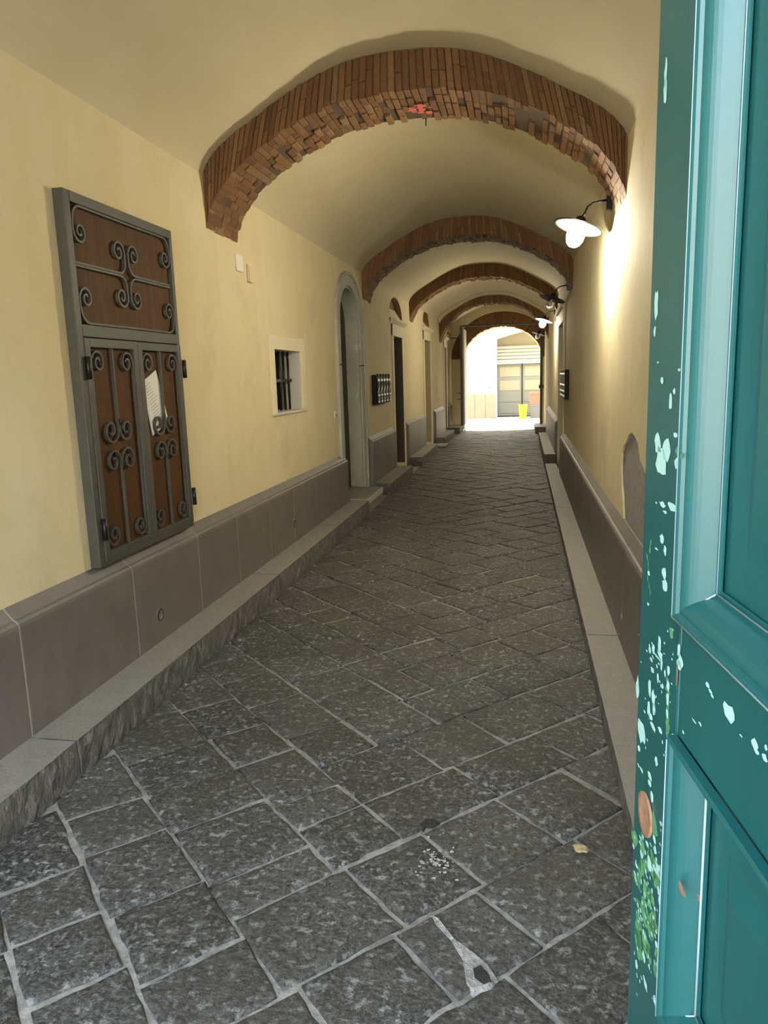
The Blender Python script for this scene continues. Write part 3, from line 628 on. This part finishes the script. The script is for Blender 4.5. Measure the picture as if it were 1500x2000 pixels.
# two leaves
def leaf(ya, yb, side, lab):
    L = bpy.data.objects.new('shutter_leaf', None); C.objects.link(L); L.parent = sh; L.location = Vector((XL, (ya + yb) / 2, Z0)) - sh.location
    za, zb = Z0 + .022, 1.715; fw = .04; m_ = MB()
    for a in ((ya, ya + fw, za, zb), (yb - fw, yb, za, zb), (ya + fw, yb - fw, zb - fw, zb), (ya + fw, yb - fw, za, za + fw)): m_.box(FX - .025, FX + .004, *a)
    m_.build('leaf_frame', iron, L, bevel=.002)
    MB().box(FX - .035, FX - .022, ya + .01, yb - .01, za + .01, zb - .01).build('board', woodp, L)
    ia, ib, ja, jb = ya + fw, yb - fw, za + fw, zb - fw; c = (ia + ib) / 2; zc = 1.219; R = .050
    R = .068; dz = .074
    scroll('scroll', [(c, jb), (c, zc + dz + .03)] + spiral(c - R, zc + dz, R, .15, 1.4, -1), L)
    scroll('scroll', [(c, zc + dz + .05), (c + .004, zc + dz + .02)] + spiral(c + R, zc + dz, R - .006, PI, 1.35, 1), L)
    scroll('scroll', [(c, ja), (c, zc - dz - .03)] + spiral(c + R, zc - dz, R, PI + .15, 1.4, -1), L)
    scroll('scroll', [(c, zc - dz - .05), (c - .004, zc - dz - .02)] + spiral(c - R, zc - dz, R - .006, 0, 1.35, 1), L)
    e = [(ia + .006, (ja + jb) / 2), (ia + .006, jb - .065)] + spiral(ia + .006 + .058, jb - .065, .058, PI, 1.45, -1)
    scroll('scroll', e, L); scroll('scroll', mirY(e, c), L)
    e2 = mirZ(e, (ja + jb) / 2); scroll('scroll', e2, L); scroll('scroll', mirY(e2, c), L)
    for z_ in (1.583, .850):
        y_ = ya - .004 if side < 0 else yb + .012
        MB().lathe([(.001, 0), (.012, 0), (.012, .10), (.001, .10)], (FX + .012, y_, z_ - .05), (0, 0, 1), 12).build('hinge', blacki, L)
    return L
leaf(Y0 + .047, 3.514, -1, ''); leaf(3.518, Y1 - .004, 1, '')
# paper tucked behind scrolls
px_ = FX - .0205
pp = [(3.563, 1.513), (3.729, 1.577), (3.821, 1.322), (3.775, 1.278), (3.636, 1.235)]
nt = thing('paper_notice', (px_, 3.69, 1.24), 'creased white printed notice tucked behind the scrolls of the right shutter leaf', 'notice')
MB().prism(pp, 0, px_, px_ + .0012).build('sheet', paper, nt)
ex = Vector((3.615 - 3.455, 1.575 - 1.513)).normalized(); ey = Vector((ex.y, -ex.x)); ink_ = MB()
for i in range(13):
    o_ = Vector((3.584, 1.500)) + ex * .012 + ey * (.012 + .017 * i); L_ = random.uniform(.06, .11)
    if i < 3: L_ = .06
    q = [o_, o_ + ex * L_, o_ + ex * L_ + ey * .003, o_ + ey * .003]; ink_.prism([tuple(v) for v in q], 0, px_ + .0012, px_ + .0016)
ink_.build('print_lines', ink, nt)
MB().prism([(3.560, 1.508), (3.572, 1.512), (3.641, 1.255), (3.627, 1.248)], 0, px_ + .001, px_ + .006).build('folded_edge', paper, nt)
# ================================================================ GATE
gt = thing('metal_gate_frame', (-.55, 20, .17), 'dark metal gate frame standing across the far end of the passage', 'gate')
MB().box(-1.64, -1.575, 19.97, 20.03, .17, 2.78).build('post', iron, gt, bevel=.004)
MB().box(.43, .50, 19.97, 20.03, .17, 2.78).build('post', iron, gt, bevel=.004)
MB().box(-1.575, .43, 19.975, 20.025, 2.74, 2.79).build('top_bar', iron, gt, bevel=.004)
MB().box(.40, .52, 19.93, 20.0, 1.10, 1.19).lathe([(.03, 0), (.038, .01), (.03, .02)], (.46, 19.92, 1.22), (0, -1, 0), 14).build('lock', blacki, gt, bevel=.004)
MB().tube([(-1.96, 19.7, 2.58), (-1.9, 19.75, 2.58), (-1.88, 19.8, 2.46), (-1.6, 20, 2.46)], .012, 6).build('stay_bracket', blacki, gt)
for z_ in (1.02, .86): MB().box(-1.74, -1.64, 19.99, 20.01, z_, z_ + .02).build('bolt', blacki, gt)
MB().box(-1.58, -1.54, 20.03, 20.95, .18, 2.70).build('folded_leaf', palep, gt, bevel=.004)
# ================================================================ COURTYARD
sl = thing('roller_shutter', (.6, 26.7, 1.86), 'pale roller shutter pulled halfway down in the courtyard recess', 'shutter')
m = MB()
for i in range(5): m.prism([(26.70, 1.88 + .115 * i), (26.66, 1.90 + .115 * i), (26.64, 1.935 + .115 * i), (26.66, 1.97 + .115 * i), (26.70, 1.99 + .115 * i), (26.74, 1.99 + .115 * i), (26.74, 1.88 + .115 * i)], 0, -.9, 2.1)
m.build('curtain', shutm, sl); MB().box(-.9, 2.1, 26.62, 26.76, 1.84, 1.885).build('bottom_bar', white, sl)
dd = sempty('door_6', (.6, 26.8, 0))
for xa, xb in ((-.88, -.06), (-.02, .78), (.82, 2.1)):
    lf = MB().box(xa, xb, 26.78, 26.82, .03, 1.95).build('leaf', greyd, dd)
    for z_ in (.12, .52, .92, 1.4): MB().box(xa + .06, xb - .06, 26.765, 26.78, z_, z_ + .34).build('panel', recess if z_ > .9 else greyd, lf, bevel=.004)
MB().box(-.9, 2.1, 26.76, 26.84, -.01, .035).box(-.06, -.02, 26.76, 26.8, .03, 1.95).build('frame', blacki, dd)
bn = thing('waste_bin', (-.005, 25.5, 0), 'bright yellow plastic bin standing in the courtyard', 'bin')
def taper(x0, x1, y0, y1, z0, z1, k): return [(x0 + k, y0 + k, z0), (x1 - k, y0 + k, z0), (x1 - k, y1 - k, z0), (x0 + k, y1 - k, z0), (x0, y0, z1), (x1, y0, z1), (x1, y1, z1), (x0, y1, z1)]
MB().hexa(taper(-.145, .13, 25.35, 25.65, .0, .43, .025)).build('body', yellow, bn, bevel=.012)
MB().box(-.16, .145, 25.33, 25.67, .425, .465).build('lid', yellow, bn, bevel=.012)
MB().box(-.04, .02, 25.32, 25.335, .33, .36).build('handle', greyp, bn, bevel=.004)
b1 = thing('storage_crate', (.40, 25.8, 0), 'grey plastic crate on the courtyard floor right of the yellow bin', 'crate')
MB().hexa(taper(.225, .585, 25.62, 25.98, 0, .42, .02)).build('body', greyp, b1, bevel=.01); MB().box(.215, .595, 25.61, 25.99, .40, .445).build('rim', greyp, b1, bevel=.006)
b2 = thing('storage_crate', (.38, 25.8, .446), 'faded red plastic crate stacked on the grey crate', 'crate')
MB().hexa(taper(.20, .555, 25.63, 25.97, .447, .82, .015)).build('body', redp, b2, bevel=.01); MB().box(.19, .565, 25.62, 25.98, .80, .85).build('rim', redp, b2, bevel=.006)
MB().lathe([(.001, .004), (.035, .004), (.036, 0)], (.38, 25.64, .70), (0, -1, 0), 14).build('sticker', white, b2)
o = MB().box(-1.17, -1.11, 25.97, 26.0, 1.04, 1.10).build('wall_plate', greyp, bevel=.004, loc=(-1.14, 26, 1.07)); tag(o, 'tiny grey plate on the sunlit white courtyard wall', 'wall plate')
# ================================================================ GREEN DOOR LEAF
P0 = Vector((.16, 1.03, 0)); dS = Vector((.128, -.992, 0)).normalized(); nF = Vector((-.992, -.128, 0)).normalized()   # s towards the camera; face normal
def GP(s, z, h=0): p = P0 + dS * s + nF * h; return (p.x, p.y, z)
gd = sempty('door_7', GP(1.25, 0))
def gbox(mb, s0, s1, z0, z1, h0, h1): return mb.hexa([GP(s0, z0, h0), GP(s1, z0, h0), GP(s1, z0, h1), GP(s0, z0, h1), GP(s0, z1, h0), GP(s1, z1, h0), GP(s1, z1, h1), GP(s0, z1, h1)])
W = 1.2; panels = [(.05, .545), (.68, 1.07), (1.215, 2.75)]; rails = [(0, .05), (.545, .68), (1.07, 1.215), (2.75, 2.93)]
gbox(MB(), 0, .162, 0.01, 2.93, -.05, 0).build('stile', green, gd, bevel=.004)
gbox(MB(), W - .162, W, 0.01, 2.93, -.05, 0).build('stile', green, gd, bevel=.004)
for a, b_ in rails: gbox(MB(), .1635, W - .1635, max(a, .01), b_, -.05, -.0005).build('rail', green, gd, bevel=.003)
PROF = [(0, 0), (0, .010), (.004, .012), (.008, .010), (.010, .006), (.013, .0062), (.016, .0052), (.019, .0035), (.022, .0010), (.025, -.0025), (.028, -.0065), (.0305, -.0108), (.0325, -.015), (.0345, -.019), (.036, -.023), (.041, -.023), (.041, -.026), (.045, -.027)]
for za, zb in panels:
    s0, s1 = .163, W - .163; m = MB(); n = len(PROF)
    vs = []
    for (dx, h) in PROF: vs += [GP(s0 + dx, za + dx, h), GP(s1 - dx, za + dx, h), GP(s1 - dx, zb - dx, h), GP(s0 + dx, zb - dx, h)]
    m.add(vs, [(4 * i + k, 4 * i + (k + 1) % 4, 4 * (i + 1) + (k + 1) % 4, 4 * (i + 1) + k) for i in range(n - 1) for k in range(4)])
    m.build('moulding', green, gd)
    i0 = .043; m = MB(); gbox(m, s0 + i0 - .005, s1 - i0 + .005, za + i0 - .005, zb - i0 + .005, -.045, -.030)
    a = i0 + .05
    if zb - za > .3:
        q = [GP(s0 + a, za + a, -.030), GP(s1 - a, za + a, -.030), GP(s1 - a, zb - a, -.030), GP(s0 + a, zb - a, -.030)]
        k_ = a + .03; q += [GP(s0 + k_, za + k_, -.020), GP(s1 - k_, za + k_, -.020), GP(s1 - k_, zb - k_, -.020), GP(s0 + k_, zb - k_, -.020)]
        m.add(q, [(0, 1, 5, 4), (1, 2, 6, 5), (2, 3, 7, 6), (3, 0, 4, 7), (4, 5, 6, 7)])
    m.build('panel', green, gd)
# flaked paint, placed on the face by (s, z)
def blob(mb, s, z, rs, rz, h=.0007, n=11, k=.28):
    vs = []
    for i in range(n):
        a = 2 * PI * i / n; r = 1 + random.uniform(-k, k); vs.append(GP(s + rs * r * math.cos(a), z + rz * r * math.sin(a), h))
    mb.add(vs + [GP(s, z, h)], [(i, (i + 1) % n, n) for i in range(n)])
from math import sin
Rw = _R; Hc = Vector((0, 0, 1.5))
def pix(x, y, h=0):
    """where a sight line through a photograph point meets the door face -> (s, z)"""
    v = _R @ _k(x, y); q0 = P0 + nF * h; t_ = ((q0 - Hc).dot(nF)) / v.dot(nF); Q = Hc + v * t_; return ((Q - P0).dot(dS), Q.z)
fl = MB()
def pxblob(mb, x, y, w_, h_, hh=.0007, k=.28, n=11):
    s_, z_ = pix(x, y); s2, _ = pix(x + w_, y); _, z2 = pix(x, y + h_); blob(mb, s_, z_, abs(s2 - s_), abs(z2 - z_), hh, n, k)
# (x, y, half width, half height) in photograph pixels
for q in [(1301, 148, 3, 28), (1300, 180, 3, 26), (1283, 595, 3.5, 28), (1280, 646, 2, 10), (1294, 743, 3, 7), (1311, 785, 3.5, 16), (1318, 765, 3, 6), (1286, 708, 2, 2), (1328, 722, 3, 3), (1286, 868, 6, 20), (1292, 900, 10, 34), (1302, 880, 7, 22), (1321, 850, 4, 6), (1322, 905, 3.5, 12), (1324, 880, 3, 6), (1344, 905, 3, 6),
          (1295, 985, 6, 5), (1313, 990, 8, 8), (1300, 1000, 4, 3), (1283, 982, 2, 2), (1294, 1052, 4, 9), (1300, 1075, 3, 9), (1298, 1120, 4, 12), (1299, 1142, 5, 12), (1268, 1120, 2, 5), (1267, 1180, 2, 3), (1283, 1072, 3, 2),
          (1289, 1258, 3, 16), (1277, 1268, 3, 10), (1270, 1268, 2, 8), (1290, 1278, 5, 8), (1284, 1282, 9, 2), (1307, 1310, 3, 10), (1293, 1300, 2, 12), (1300, 1315, 2, 8), (1273, 1288, 3, 4), (1275, 1308, 3, 5), (1286, 1325, 2, 10), (1295, 1340, 2, 6), (1270, 1345, 3, 16), (1277, 1365, 4, 16), (1278, 1385, 3, 12), (1268, 1385, 3, 16), (1272, 1400, 3, 8), (1306, 1340, 3, 12), (1305, 1365, 2.5, 14), (1304, 1395, 2, 10), (1276, 1418, 5, 6), (1290, 1426, 4, 5), (1260, 1390, 2, 3), (1246, 1345, 3.5, 24), (1254, 1430, 8, 22), (1249, 1462, 3, 6), (1317, 1440, 4, 7), (1330, 1292, 5, 12), (1327, 1270, 3, 14), (1327, 1300, 5, 10),
          (1283, 1487, 3, 9), (1311, 1487, 5, 5), (1248, 1495, 2, 3), (1254, 1504, 3, 4), (1270, 1515, 4, 8), (1270, 1530, 3, 7), (1274, 1555, 3, 12), (1279, 1640, 3, 7), (1280, 1660, 3, 8), (1265, 1648, 3, 5), (1254, 1668, 3, 6), (1272, 1650, 2, 2), (1269, 1686, 4, 14), (1288, 1702, 8, 12), (1293, 1715, 6, 14), (1280, 1698, 5, 5), (1287, 1740, 3, 8), (1244, 1690, 3, 5), (1238, 1653, 2, 4), (1291, 1762, 4, 12), (1305, 1810, 5, 22), (1305, 1858, 4, 7), (1309, 1790, 2, 4), (1309, 1728, 2, 4), (1283, 1844, 3, 7), (1291, 1842, 2, 5), (1258, 1868, 3, 9), (1269, 1888, 2, 5), (1244, 1884, 3, 8), (1241, 1757, 2, 2), (1261, 1920, 4, 9), (1280, 1955, 3, 9), (1254, 1910, 2, 2), (1274, 1825, 2, 4), (1262, 1605, 2, 3), (1251, 1635, 2, 3)]:
    pxblob(fl, *q)
for q in [(1424, 1393, 13, 17), (1383, 1338, 4, 5), (1388, 1350, 4, 4), (1392, 1360, 3, 3), (1356, 1408, 4, 2), (1368, 1414, 3, 3), (1335, 1430, 2, 3), (1475, 1452, 7, 9), (1478, 1467, 5, 5), (1494, 1480, 6, 9), (1497, 1460, 3, 6), (1448, 1437, 3, 2)]:
    pxblob(fl, *q, .0004)
random.seed(3)
for i in range(90):
    y = random.gauss(1760, 95); x = 1240 + random.random() * 62
    pxblob(fl, x, y, random.uniform(.8, 2.0), random.uniform(1, 5))
for i in range(40): pxblob(fl, 1248 + random.random() * 70, random.uniform(1230, 1480), random.uniform(.7, 1.5), random.uniform(1, 4))
fl.build('flaked_paint', flake, gd)['kind'] = 'stuff'
fg = MB()
for i in range(46):
    y = random.gauss(1745, 70); x = 1262 + (y - 1745) * .05 + random.gauss(0, 13); 
    if x > 1240: pxblob(fg, x, y, random.uniform(3, 8), random.uniform(8, 24), .0004, .5)
for i in range(18): pxblob(fg, 1305 + random.gauss(0, 1.5), 1330 + i * 7.5, 2.6, 7, .0004, .4)
for i in range(8): pxblob(fg, 1268 + random.gauss(0, 3), 1060 + i * 14, 1.2, 7, .0004, .4)
for q in [(1345, 880, 6, 10), (1350, 890, 4, 6), (1330, 1235, 4, 10)]: pxblob(fg, *q, .011)
fg.build('mossy_patches', flakeg, gd)['kind'] = 'stuff'
ow = MB()
for q in [(1331, 1138, 4, 10), (1319, 1585, 4, 10), (1315, 1668, 2, 8), (1333, 1738, 8, 11), (1366, 1752, 3, 8), (1324, 1320, 2, 24)]: pxblob(ow, *q, .0009)
ow.build('bare_wood_chips', orangew, gd)
s_, z_ = pix(1263, 1590)
MB().lathe([(.0305, .001), (.030, .004), (.024, .003), (.018, .0015), (.001, .0012)], GP(s_, z_, 0), nF, 28).build('wood_plug', orangew, gd)
# worn arrises of the mouldings
wa = MB()
for za, zb in panels:
    pts = [GP(.163 + .004, za + .004, .0125), GP(.163 + .004, zb - .004, .0125)]; 
    wa.tube(pts, .0007, 5); wa.tube([GP(.163 + .004, za + .004, .0125), GP(W - .167, za + .004, .0125)], .0012, 5) if za > 1 else None
    wa.tube([GP(.163 + .041, za + .041, -.0225), GP(.163 + .041, zb - .041, -.0225)], .0007 if za > 1 else .0016, 5); wa.tube([GP(.163 + .041, za + .041, -.0225), GP(W - .2, za + .041, -.0225)], .0012, 5)
    wa.tube([GP(.163, za, .010), GP(.204, za + .041, -.022)], .0010, 5)
wa.build('worn_edges', wearm, gd)
# hinges on the hanging stile
for z in (.4, 1.5, 2.6):
    h = MB().lathe([(.001, 0), (.014, 0), (.014, .14), (.001, .14)], GP(W + .012, z, -.005), (0, 0, 1), 12).build('hinge', blacki, gd)
# ================================================================ FLOOR BITS
def floorblob(name, x, y, r, m, label, cat, z=.004, n=14, k=.4, sq=1):
    mb = MB(); vs = []
    for i in range(n):
        a = 2 * PI * i / n; q = r * (1 + random.uniform(-k, k)); vs.append((x + q * math.cos(a), y + q * sq * math.sin(a), z))
    top = [(x + (v[0] - x) * .7, y + (v[1] - y) * .7, z + .003 + random.uniform(0, .002)) for v in vs]
    mb.add(vs + top + [(x, y, z + .003)], [(i, (i + 1) % n, n + (i + 1) % n, n + i) for i in range(n)] + [(n + i, n + (i + 1) % n, 2 * n) for i in range(n)])
    return tag(mb.build(name, m, loc=(x, y, z)), label, cat)
leafm = mat('dry_yellow_leaf', (0.50, 0.40, 0.22), 0.6, noise=(60, .6, (.3, .2, .1)))
_v = _R @ _k(1134, 1661); _q = Hc + _v * (1.5 / -_v.z)
floorblob('dry_leaf', _q.x, _q.y, .024, leafm, 'crumpled yellowish dry leaf on the paving near the green door', 'leaf', z=.008, k=.2)
st = MB()
_v = _R @ _k(853, 1683); _q = Hc + _v * (1.5 / -_v.z)
for i in range(60):
    a = random.uniform(0, 6.28); r = abs(random.gauss(0, .045)); x = _q.x + r * math.cos(a) + .0; y = _q.y + r * math.sin(a) * 1.3; s = random.uniform(.0015, .008)
    n = 7; st.add([(x + s * random.uniform(.5, 1.3) * math.cos(2 * PI * j / n), y + s * random.uniform(.5, 1.3) * math.sin(2 * PI * j / n), .0062) for j in range(n)], [tuple(range(n))])
tag(st.build('lime_splash', whitestain, loc=(0, 0, 0)), 'white splatter of lime on a dark paving slab in the foreground', 'stain', kind='stuff')

# broken mortar wedge between two foreground slabs
def FP(x, y):
    v = _R @ _k(x, y); return Hc + v * (1.5 / -v.z)
def patch(name, pts, m, z, lift=.003):
    P = [FP(*q) for q in pts]; c = sum(P, Vector()) / len(P); mb = MB(); n = len(P)
    mb.add([(p.x, p.y, -.012) for p in P] + [(p.x + (c.x - p.x) * .12, p.y + (c.y - p.y) * .12, z + random.uniform(-.001, lift)) for p in P] + [(c.x, c.y, z)], [(i, (i + 1) % n, n + (i + 1) % n, n + i) for i in range(n)] + [(n + i, n + (i + 1) % n, 2 * n) for i in range(n)])
    return mb.build(name, m)
chalk = mat('chalky_mortar', (0.40, 0.40, 0.39), 0.95, noise=[(45, 0.7, (0.22, 0.22, 0.21), 8)], bump=[(50, 0.9, 0.02)])
hollow = mat('painted_hollow', (0.03, 0.027, 0.024), 0.9, bump=(60, 0.8, 0.02))  # shade of a hole put into the colour of a flat patch
w1 = struct(patch('floor_mortar_patch', [(838, 1782), (850, 1790), (885, 1835), (925, 1862), (958, 1890), (975, 1915), (960, 1935), (925, 1945), (912, 1930), (905, 1880), (880, 1838), (845, 1800)], chalk, .006))
struct(patch('floor_painted_hollow', [(922, 1895), (938, 1888), (955, 1905), (962, 1922), (945, 1930), (925, 1915)], hollow, .0085, .001))
struct(patch('floor_painted_hollow', [(818, 1612), (830, 1601), (848, 1600), (860, 1606), (845, 1614), (832, 1613), (826, 1622)], hollow, .005, .001))
